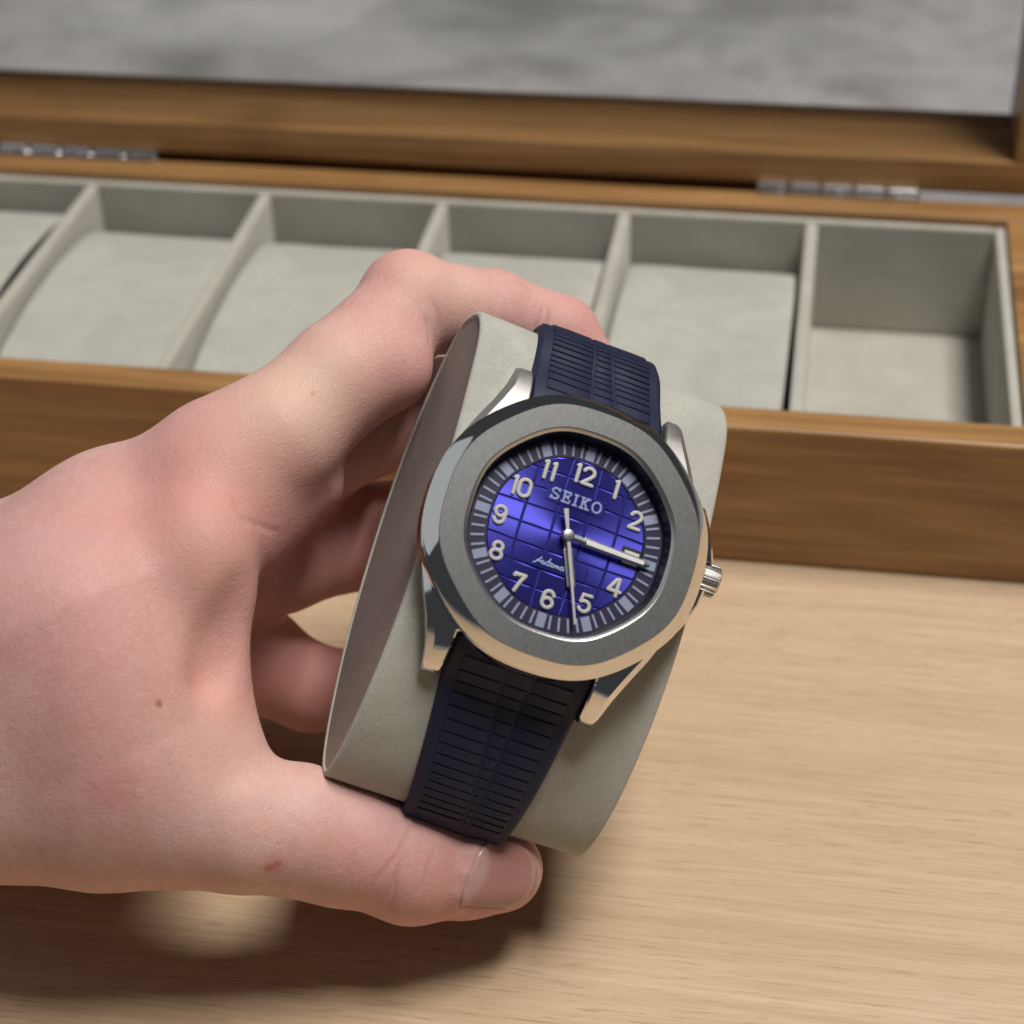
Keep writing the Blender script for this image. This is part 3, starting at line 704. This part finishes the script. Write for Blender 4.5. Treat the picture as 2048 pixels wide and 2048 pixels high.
def surface_nets(F, o, h):
    s = F < 0; c = s[:-1, :-1, :-1]; sh = c.shape
    cnt = np.zeros(sh, np.int8)
    corners = [(i, j, k) for i in (0, 1) for j in (0, 1) for k in (0, 1)]
    sl = lambda i, j, k: (slice(i, i + sh[0]), slice(j, j + sh[1]), slice(k, k + sh[2]))
    for q in corners: cnt += s[sl(*q)]
    act = (cnt > 0) & (cnt < 8); idx = -np.ones(sh, np.int64); I = np.argwhere(act); idx[act] = np.arange(len(I))
    acc = np.zeros((len(I), 3)); w = np.zeros(len(I))
    for a in corners:
        for ax in range(3):
            if a[ax]: continue
            b = list(a); b[ax] = 1
            fa = F[tuple((I + a).T)]; fb = F[tuple((I + b).T)]; x = (fa < 0) != (fb < 0)
            t = np.where(x, fa / np.where(x, fa - fb, 1), 0); pt = np.array(a, float)[None] + np.zeros((len(I), 3)); pt[:, ax] += t
            acc += pt * x[:, None]; w += x
    V = (I + acc / w[:, None]) * h + o
    Q = []
    for ax in range(3):
        a1, a2 = (ax + 1) % 3, (ax + 2) % 3
        A = [slice(None)] * 3; B = [slice(None)] * 3; A[ax] = slice(0, -1); B[ax] = slice(1, None)
        ch = s[tuple(A)] != s[tuple(B)]; E = np.argwhere(ch)
        ok = (E[:, a1] > 0) & (E[:, a2] > 0) & (E[:, a1] < sh[a1]) & (E[:, a2] < sh[a2]); E = E[ok]
        g = lambda d1, d2: idx[tuple((E + np.array([(d1 if i == a1 else d2 if i == a2 else 0) for i in range(3)])).T)]
        q = np.stack([g(-1, -1), g(0, -1), g(0, 0), g(-1, 0)], 1); flip = ~s[tuple(E.T)]
        q[flip] = q[flip][:, ::-1]; Q.append(q)
    Q = np.concatenate(Q); return V, Q[(Q >= 0).all(1)]
def grad(p, e=.15):
    g = np.stack([sdf(p + np.eye(3)[i] * e) - sdf(p - np.eye(3)[i] * e) for i in range(3)], 1); return g / (np.linalg.norm(g, axis=1)[:, None] + 1e-9)
def build_hand():
    h = .85; lo_ = np.array([-175., -46, 262]); hi = np.array([42., 72, 376]); n = np.ceil((hi - lo_) / h).astype(int) + 1
    gx, gy, gz = [lo_[i] + np.arange(n[i]) * h for i in range(3)]; F = np.empty(n)
    # coarse pass first, then only evaluate near the surface
    for i0 in range(0, n[0], 16):
        X, Y, Z = np.meshgrid(gx[i0:i0 + 16], gy, gz, indexing='ij'); P = np.stack([X.ravel(), Y.ravel(), Z.ravel()], 1)
        F[i0:i0 + 16] = sdf(P).reshape(X.shape)
    F[0] = 5.0                              # close the forearm, outside the picture
    V, Q = surface_nets(F, lo_, h)
    keep = V[:, 0] > lo_[0] + 1.6 * h
    d = sdf(V); gr = grad(V); V[keep] -= (gr * np.clip(d, -.5, .5)[:, None])[keep]
    return V, Q
HV, HQ = build_hand()
HN = grad(HV)
me = bpy.data.meshes.new('hand'); W = c2w(HV); O_ = c2w(cp(-20, 1330, 300))
me.from_pydata((W - O_).tolist(), [], HQ.tolist()); me.update(); fix_normals(me); shade(me); me.materials.append(SKIN)
PU = HV[:, 0] / HV[:, 2] * FD + 966; PV = HV[:, 1] / HV[:, 2] * FD + 966      # working-view position, for placing skin marks
def blob(u, v, d, r, soft=1.): q = np.clip(1 - np.linalg.norm(HV - cp(u, v, d), axis=1) / (r * 1.5), 0, 1); return .75 * q * q * (3 - 2 * q)
red = .75 * blob(775, 500, 305, 17) + .6 * blob(1060, 600, 318, 17) + .3 * blob(1130, 660, 318, 14) + .6 * blob(720, 760, 296, 15) + .6 * blob(500, 830, 290, 22) + .85 * blob(452, 1290, 283, 9) + .6 * blob(500, 1000, 286, 16) + .6 * blob(820, 1680, 283, 17) + .8 * blob(985, 1690, 289, 13) + .35 * blob(240, 1480, 272, 20) + .45 * blob(640, 1560, 278, 18) + .45 * blob(300, 1000, 283, 30) + .4 * blob(60, 1200, 283, 35)
red += .9 * blob(640, 1000, 322, 26) + .9 * blob(560, 1280, 326, 26) + .7 * blob(480, 1150, 318, 22)
pale = .75 * blob(560, 790, 290, 13) + .6 * blob(840, 545, 306, 9) + .5 * blob(480, 1440, 276, 16) + .35 * blob(430, 1100, 279, 12) + .5 * blob(600, 680, 294, 12)
for q in CUT: pale += .45 * np.clip(1 - np.linalg.norm(HV - q, axis=1) / 2.2, 0, 1)
spot = np.zeros(len(HV))
ca = me.color_attributes.new('tint', 'FLOAT_COLOR', 'POINT')
ca.data.foreach_set('color', np.stack([np.clip(red, 0, .8), np.clip(pale, 0, .7), spot, np.ones_like(red)], 1).ravel())
# wrinkles across knuckles / joints (height attribute)
def crease(a, b, amp, wid, fade):
    a, b = np.array(a, float), np.array(b, float); ab = b - a; q = np.stack([PU, PV], 1) - a; t = (q @ ab) / (ab @ ab); dist = np.abs(q @ np.array([-ab[1], ab[0]]) / np.linalg.norm(ab))
    return -amp * np.exp(-(dist / wid) ** 2) * np.clip(np.minimum(t, 1 - t) / fade, 0, 1) * (HN[:, 2] < .2)
wr = np.zeros(len(HV))
at = me.attributes.new('wrinkle', 'FLOAT', 'POINT'); at.data.foreach_set('value', wr)
hand = bpy.data.objects.new('hand', me); link(hand); hand.location = O_
tag(hand, 'bare left hand gripping the cushion with thumb below and index finger over the top', 'hand')
print('hand verts', len(HV))
# thumb nail: a thin curved plate on the thumb end
def cast(u, v):
    dr = np.stack([(u - 966) / FD, (v - 966) / FD, np.ones_like(u)], 1); dr /= np.linalg.norm(dr, axis=1)[:, None]; t = np.full(len(u), 265.)
    for _ in range(60): t += np.clip(sdf(dr * t[:, None]), -3, 6) * .85
    return dr * t[:, None]
NAILM = NT('nail'); vv = NAILM.coord((1, 1, 1)); na = NAILM.node('ShaderNodeAttribute', attribute_name='along').outputs['Fac']
nc = NAILM.mix(NAILM.ramp(NAILM.noise(vv, 190, 3), [(.3, 0.), (.7, 1.)]), (.42, .200, .180), (.47, .245, .220))
nc = NAILM.mix(NAILM.ramp(na, [(.16, .75), (.34, 0.)], 'EASE'), nc, (.56, .37, .34)); nc = NAILM.mix(NAILM.ramp(na, [(.90, 0.), (.965, .6)]), nc, (.60, .44, .39))
NAILM.set(Base_Color=nc, Roughness=.30, Subsurface_Weight=.25, Subsurface_Radius=(1, .4, .25), Subsurface_Scale=.0015, Coat_Weight=.2, Coat_Roughness=.25)
NAILM.set(Normal=NAILM.bump(NAILM.noise(NAILM.coord((300, 2200, 2200), rot=(0, .3, .1)), 1, 2), .1, .0002))
ns, nt = 14, 15
base = catmull([(922, 1585), (900, 1612), (884, 1650), (872, 1685), (868, 1712)], 6, False); tipc = catmull([(962, 1583), (1000, 1612), (1010, 1650), (996, 1690), (950, 1716)], 6, False)
def along(C, t): 
    L_ = np.r_[0, np.cumsum(np.linalg.norm(np.diff(C, axis=0), axis=1))]; return np.stack([np.interp(t * L_[-1], L_, C[:, 0]), np.interp(t * L_[-1], L_, C[:, 1])], 1)
def nail_patch(name, s0, s1, lift, mat, parent, curve=0.):
    T = np.linspace(0, 1, nt); A = along(base, T); B = along(tipc, T); U = []
    for i in range(ns):
        f = s0 + (s1 - s0) * i / (ns - 1); ff = f if i < ns - 1 or not curve else None
        U.append(A + (B - A) * (f if not curve else s0 + ((s1 + curve * (np.sin(np.pi * T) - 1)) - s0) * i / (ns - 1))[:, None] if curve else A + (B - A) * f)
    U = np.concatenate(U); P = cast(U[:, 0], U[:, 1]); N_ = grad(P); e = np.abs(np.tile(np.linspace(-1, 1, nt), ns)) ** 6
    top = P + N_ * (lift * (1 - e * .8))[:, None]; bot = P - N_ * .35
    V = np.concatenate([top, bot]); n0 = ns * nt; F = []
    for i in range(ns - 1):
        for j in range(nt - 1):
            a = i * nt + j; F.append((a, a + 1, a + nt + 1, a + nt)); F.append((n0 + a, n0 + a + nt, n0 + a + nt + 1, n0 + a + 1))
    rim = [i * nt for i in range(ns)] + [(ns - 1) * nt + j for j in range(1, nt)] + [i * nt + nt - 1 for i in range(ns - 2, -1, -1)] + [j for j in range(nt - 2, 0, -1)]
    for a, b in zip(rim, rim[1:] + rim[:1]): F.append((a, b, n0 + b, n0 + a))
    o = mesh_obj(name, c2w(V) - O_, F, mat, parent, True, mm=False)
    T2 = np.tile(np.linspace(-1, 1, nt), ns); f = np.repeat(np.linspace(0, 1, ns), nt) + .22 * T2 ** 2 * (1 - np.repeat(np.linspace(0, 1, ns), nt))
    o.data.attributes.new('along', 'FLOAT', 'POINT').data.foreach_set('value', np.r_[f, f]); return o
nl = nail_patch('thumb_nail', 0., 1., .42, NAILM.m, hand)

# small marks on the skin: a mole, a scratch, two pimples
def skin_spot(u, v, r, col, fac, raise_=0.):
    p = c2w(cast(np.array([float(u)]), np.array([float(v)])))[0] - O_; t = SKIN.node_tree; bs = t.nodes['Principled BSDF']
    tc = t.nodes.new('ShaderNodeTexCoord'); ds = t.nodes.new('ShaderNodeVectorMath'); ds.operation = 'DISTANCE'; ds.inputs[1].default_value = tuple(p); t.links.new(tc.outputs['Object'], ds.inputs[0])
    mr = t.nodes.new('ShaderNodeMapRange'); mr.interpolation_type = 'SMOOTHSTEP'; mr.inputs['From Min'].default_value = r * .35 / 1000; mr.inputs['From Max'].default_value = r / 1000; mr.inputs['To Min'].default_value = fac; mr.inputs['To Max'].default_value = 0.
    t.links.new(ds.outputs['Value'], mr.inputs['Value']); mx = t.nodes.new('ShaderNodeMix'); mx.data_type = 'RGBA'; src = bs.inputs['Base Color'].links[0].from_socket
    t.links.new(mr.outputs[0], mx.inputs[0]); t.links.new(src, mx.inputs[6]); mx.inputs[7].default_value = (*col, 1); t.links.new(mx.outputs[2], bs.inputs['Base Color'])
    if raise_:
        bn = t.nodes.new('ShaderNodeBump'); bn.inputs['Strength'].default_value = .8; bn.inputs['Distance'].default_value = raise_ / 1000; t.links.new(mr.outputs[0], bn.inputs['Height']); t.links.new(bs.inputs['Normal'].links[0].from_socket, bn.inputs['Normal']); t.links.new(bn.outputs[0], bs.inputs['Normal'])
skin_spot(299, 1326, .85, (.40, .15, .09), .7, .05)
skin_spot(302, 1330, .6, (.42, .17, .10), .6)
for u, v, r in ((505, 1640, .7), (515, 1635, .75), (525, 1630, .6)): skin_spot(u, v, r * 1.25, (.40, .09, .08), .6, -.06)
skin_spot(516, 1634, 2.6, (.56, .22, .20), .45)
for u, v, r in ((180, 1472, 1.0), (233, 1488, .9), (262, 1496, .7)): skin_spot(u, v, r * 1.3, (.66, .44, .40), .3, .14)
skin_spot(212, 1484, 5.5, (.58, .25, .235), .5); skin_spot(590, 742, .6, (.50, .20, .15), .5)

def skin_crease(a, b, wid=.42, fac=.4, depth=.14):
    wid *= 1.5; fac *= .6
    """a fold: the skin cut by a plane through a-b, fading towards both ends"""
    A = cast(np.array([float(a[0])]), np.array([float(a[1])]))[0]; B = cast(np.array([float(b[0])]), np.array([float(b[1])]))[0]
    mid = cast(np.array([(a[0] + b[0]) / 2]), np.array([(a[1] + b[1]) / 2]))[0]; nn = np.cross(B - A, grad(mid[None])[0]); nn /= np.linalg.norm(nn); nw = nn @ A3
    p = c2w(mid) - O_; L2 = np.linalg.norm(B - A) / 2; t = SKIN.node_tree; bs = t.nodes['Principled BSDF']; N = t.nodes.new
    tc = N('ShaderNodeTexCoord'); nz = N('ShaderNodeTexNoise'); nz.inputs['Scale'].default_value = 260; t.links.new(tc.outputs['Object'], nz.inputs['Vector'])
    sb = N('ShaderNodeVectorMath'); sb.operation = 'SUBTRACT'; sb.inputs[1].default_value = tuple(p); t.links.new(tc.outputs['Object'], sb.inputs[0])
    dt = N('ShaderNodeVectorMath'); dt.operation = 'DOT_PRODUCT'; dt.inputs[1].default_value = tuple(nw); t.links.new(sb.outputs[0], dt.inputs[0])
    wb_ = N('ShaderNodeMath'); wb_.operation = 'MULTIPLY_ADD'; wb_.inputs[1].default_value = .0010; wb_.inputs[2].default_value = -.0005; t.links.new(nz.outputs['Fac'], wb_.inputs[0])
    ad = N('ShaderNodeMath'); ad.operation = 'ADD'; t.links.new(dt.outputs['Value'], ad.inputs[0]); t.links.new(wb_.outputs[0], ad.inputs[1])
    ab = N('ShaderNodeMath'); ab.operation = 'ABSOLUTE'; t.links.new(ad.outputs[0], ab.inputs[0])
    m1 = N('ShaderNodeMapRange'); m1.interpolation_type = 'SMOOTHSTEP'; m1.inputs[1].default_value = 0; m1.inputs[2].default_value = wid / 1000; m1.inputs[3].default_value = 1; m1.inputs[4].default_value = 0; t.links.new(ab.outputs[0], m1.inputs[0])
    ln = N('ShaderNodeVectorMath'); ln.operation = 'LENGTH'; t.links.new(sb.outputs[0], ln.inputs[0])
    m2 = N('ShaderNodeMapRange'); m2.interpolation_type = 'SMOOTHSTEP'; m2.inputs[1].default_value = L2 * .3 / 1000; m2.inputs[2].default_value = L2 / 1000; m2.inputs[3].default_value = 1; m2.inputs[4].default_value = 0; t.links.new(ln.outputs['Value'], m2.inputs[0])
    mu = N('ShaderNodeMath'); mu.operation = 'MULTIPLY'; t.links.new(m1.outputs[0], mu.inputs[0]); t.links.new(m2.outputs[0], mu.inputs[1])
    f = N('ShaderNodeMath'); f.operation = 'MULTIPLY'; f.inputs[1].default_value = fac; t.links.new(mu.outputs[0], f.inputs[0])
    mx = N('ShaderNodeMix'); mx.data_type = 'RGBA'; mx.inputs[7].default_value = (.46, .20, .17, 1); t.links.new(f.outputs[0], mx.inputs[0]); t.links.new(bs.inputs['Base Color'].links[0].from_socket, mx.inputs[6]); t.links.new(mx.outputs[2], bs.inputs['Base Color'])
    bn = N('ShaderNodeBump'); bn.invert = True; bn.inputs['Strength'].default_value = .8; bn.inputs['Distance'].default_value = depth / 1000; t.links.new(mu.outputs[0], bn.inputs['Height']); t.links.new(bs.inputs['Normal'].links[0].from_socket, bn.inputs['Normal']); t.links.new(bn.outputs[0], bs.inputs['Normal'])
for a, b, w, f in [((800, 1535), (690, 1695), .6, .42), ((770, 1595), (716, 1722), .5, .3), ((748, 1636), (735, 1738), .5, .3), ((826, 1590), (790, 1700), .5, .18), ((672, 1600), (650, 1690), .6, .12),
                   ((430, 915), (474, 1010), .7, .14), ((440, 975), (545, 1012), .8, .14), ((1028, 566), (1008, 640), .5, .32), ((1044, 575), (1028, 640), .4, .22), ((819, 552), (834, 640), .6, .35), ((800, 590), (815, 660), .45, .2)]: skin_crease(a, b, w, f)
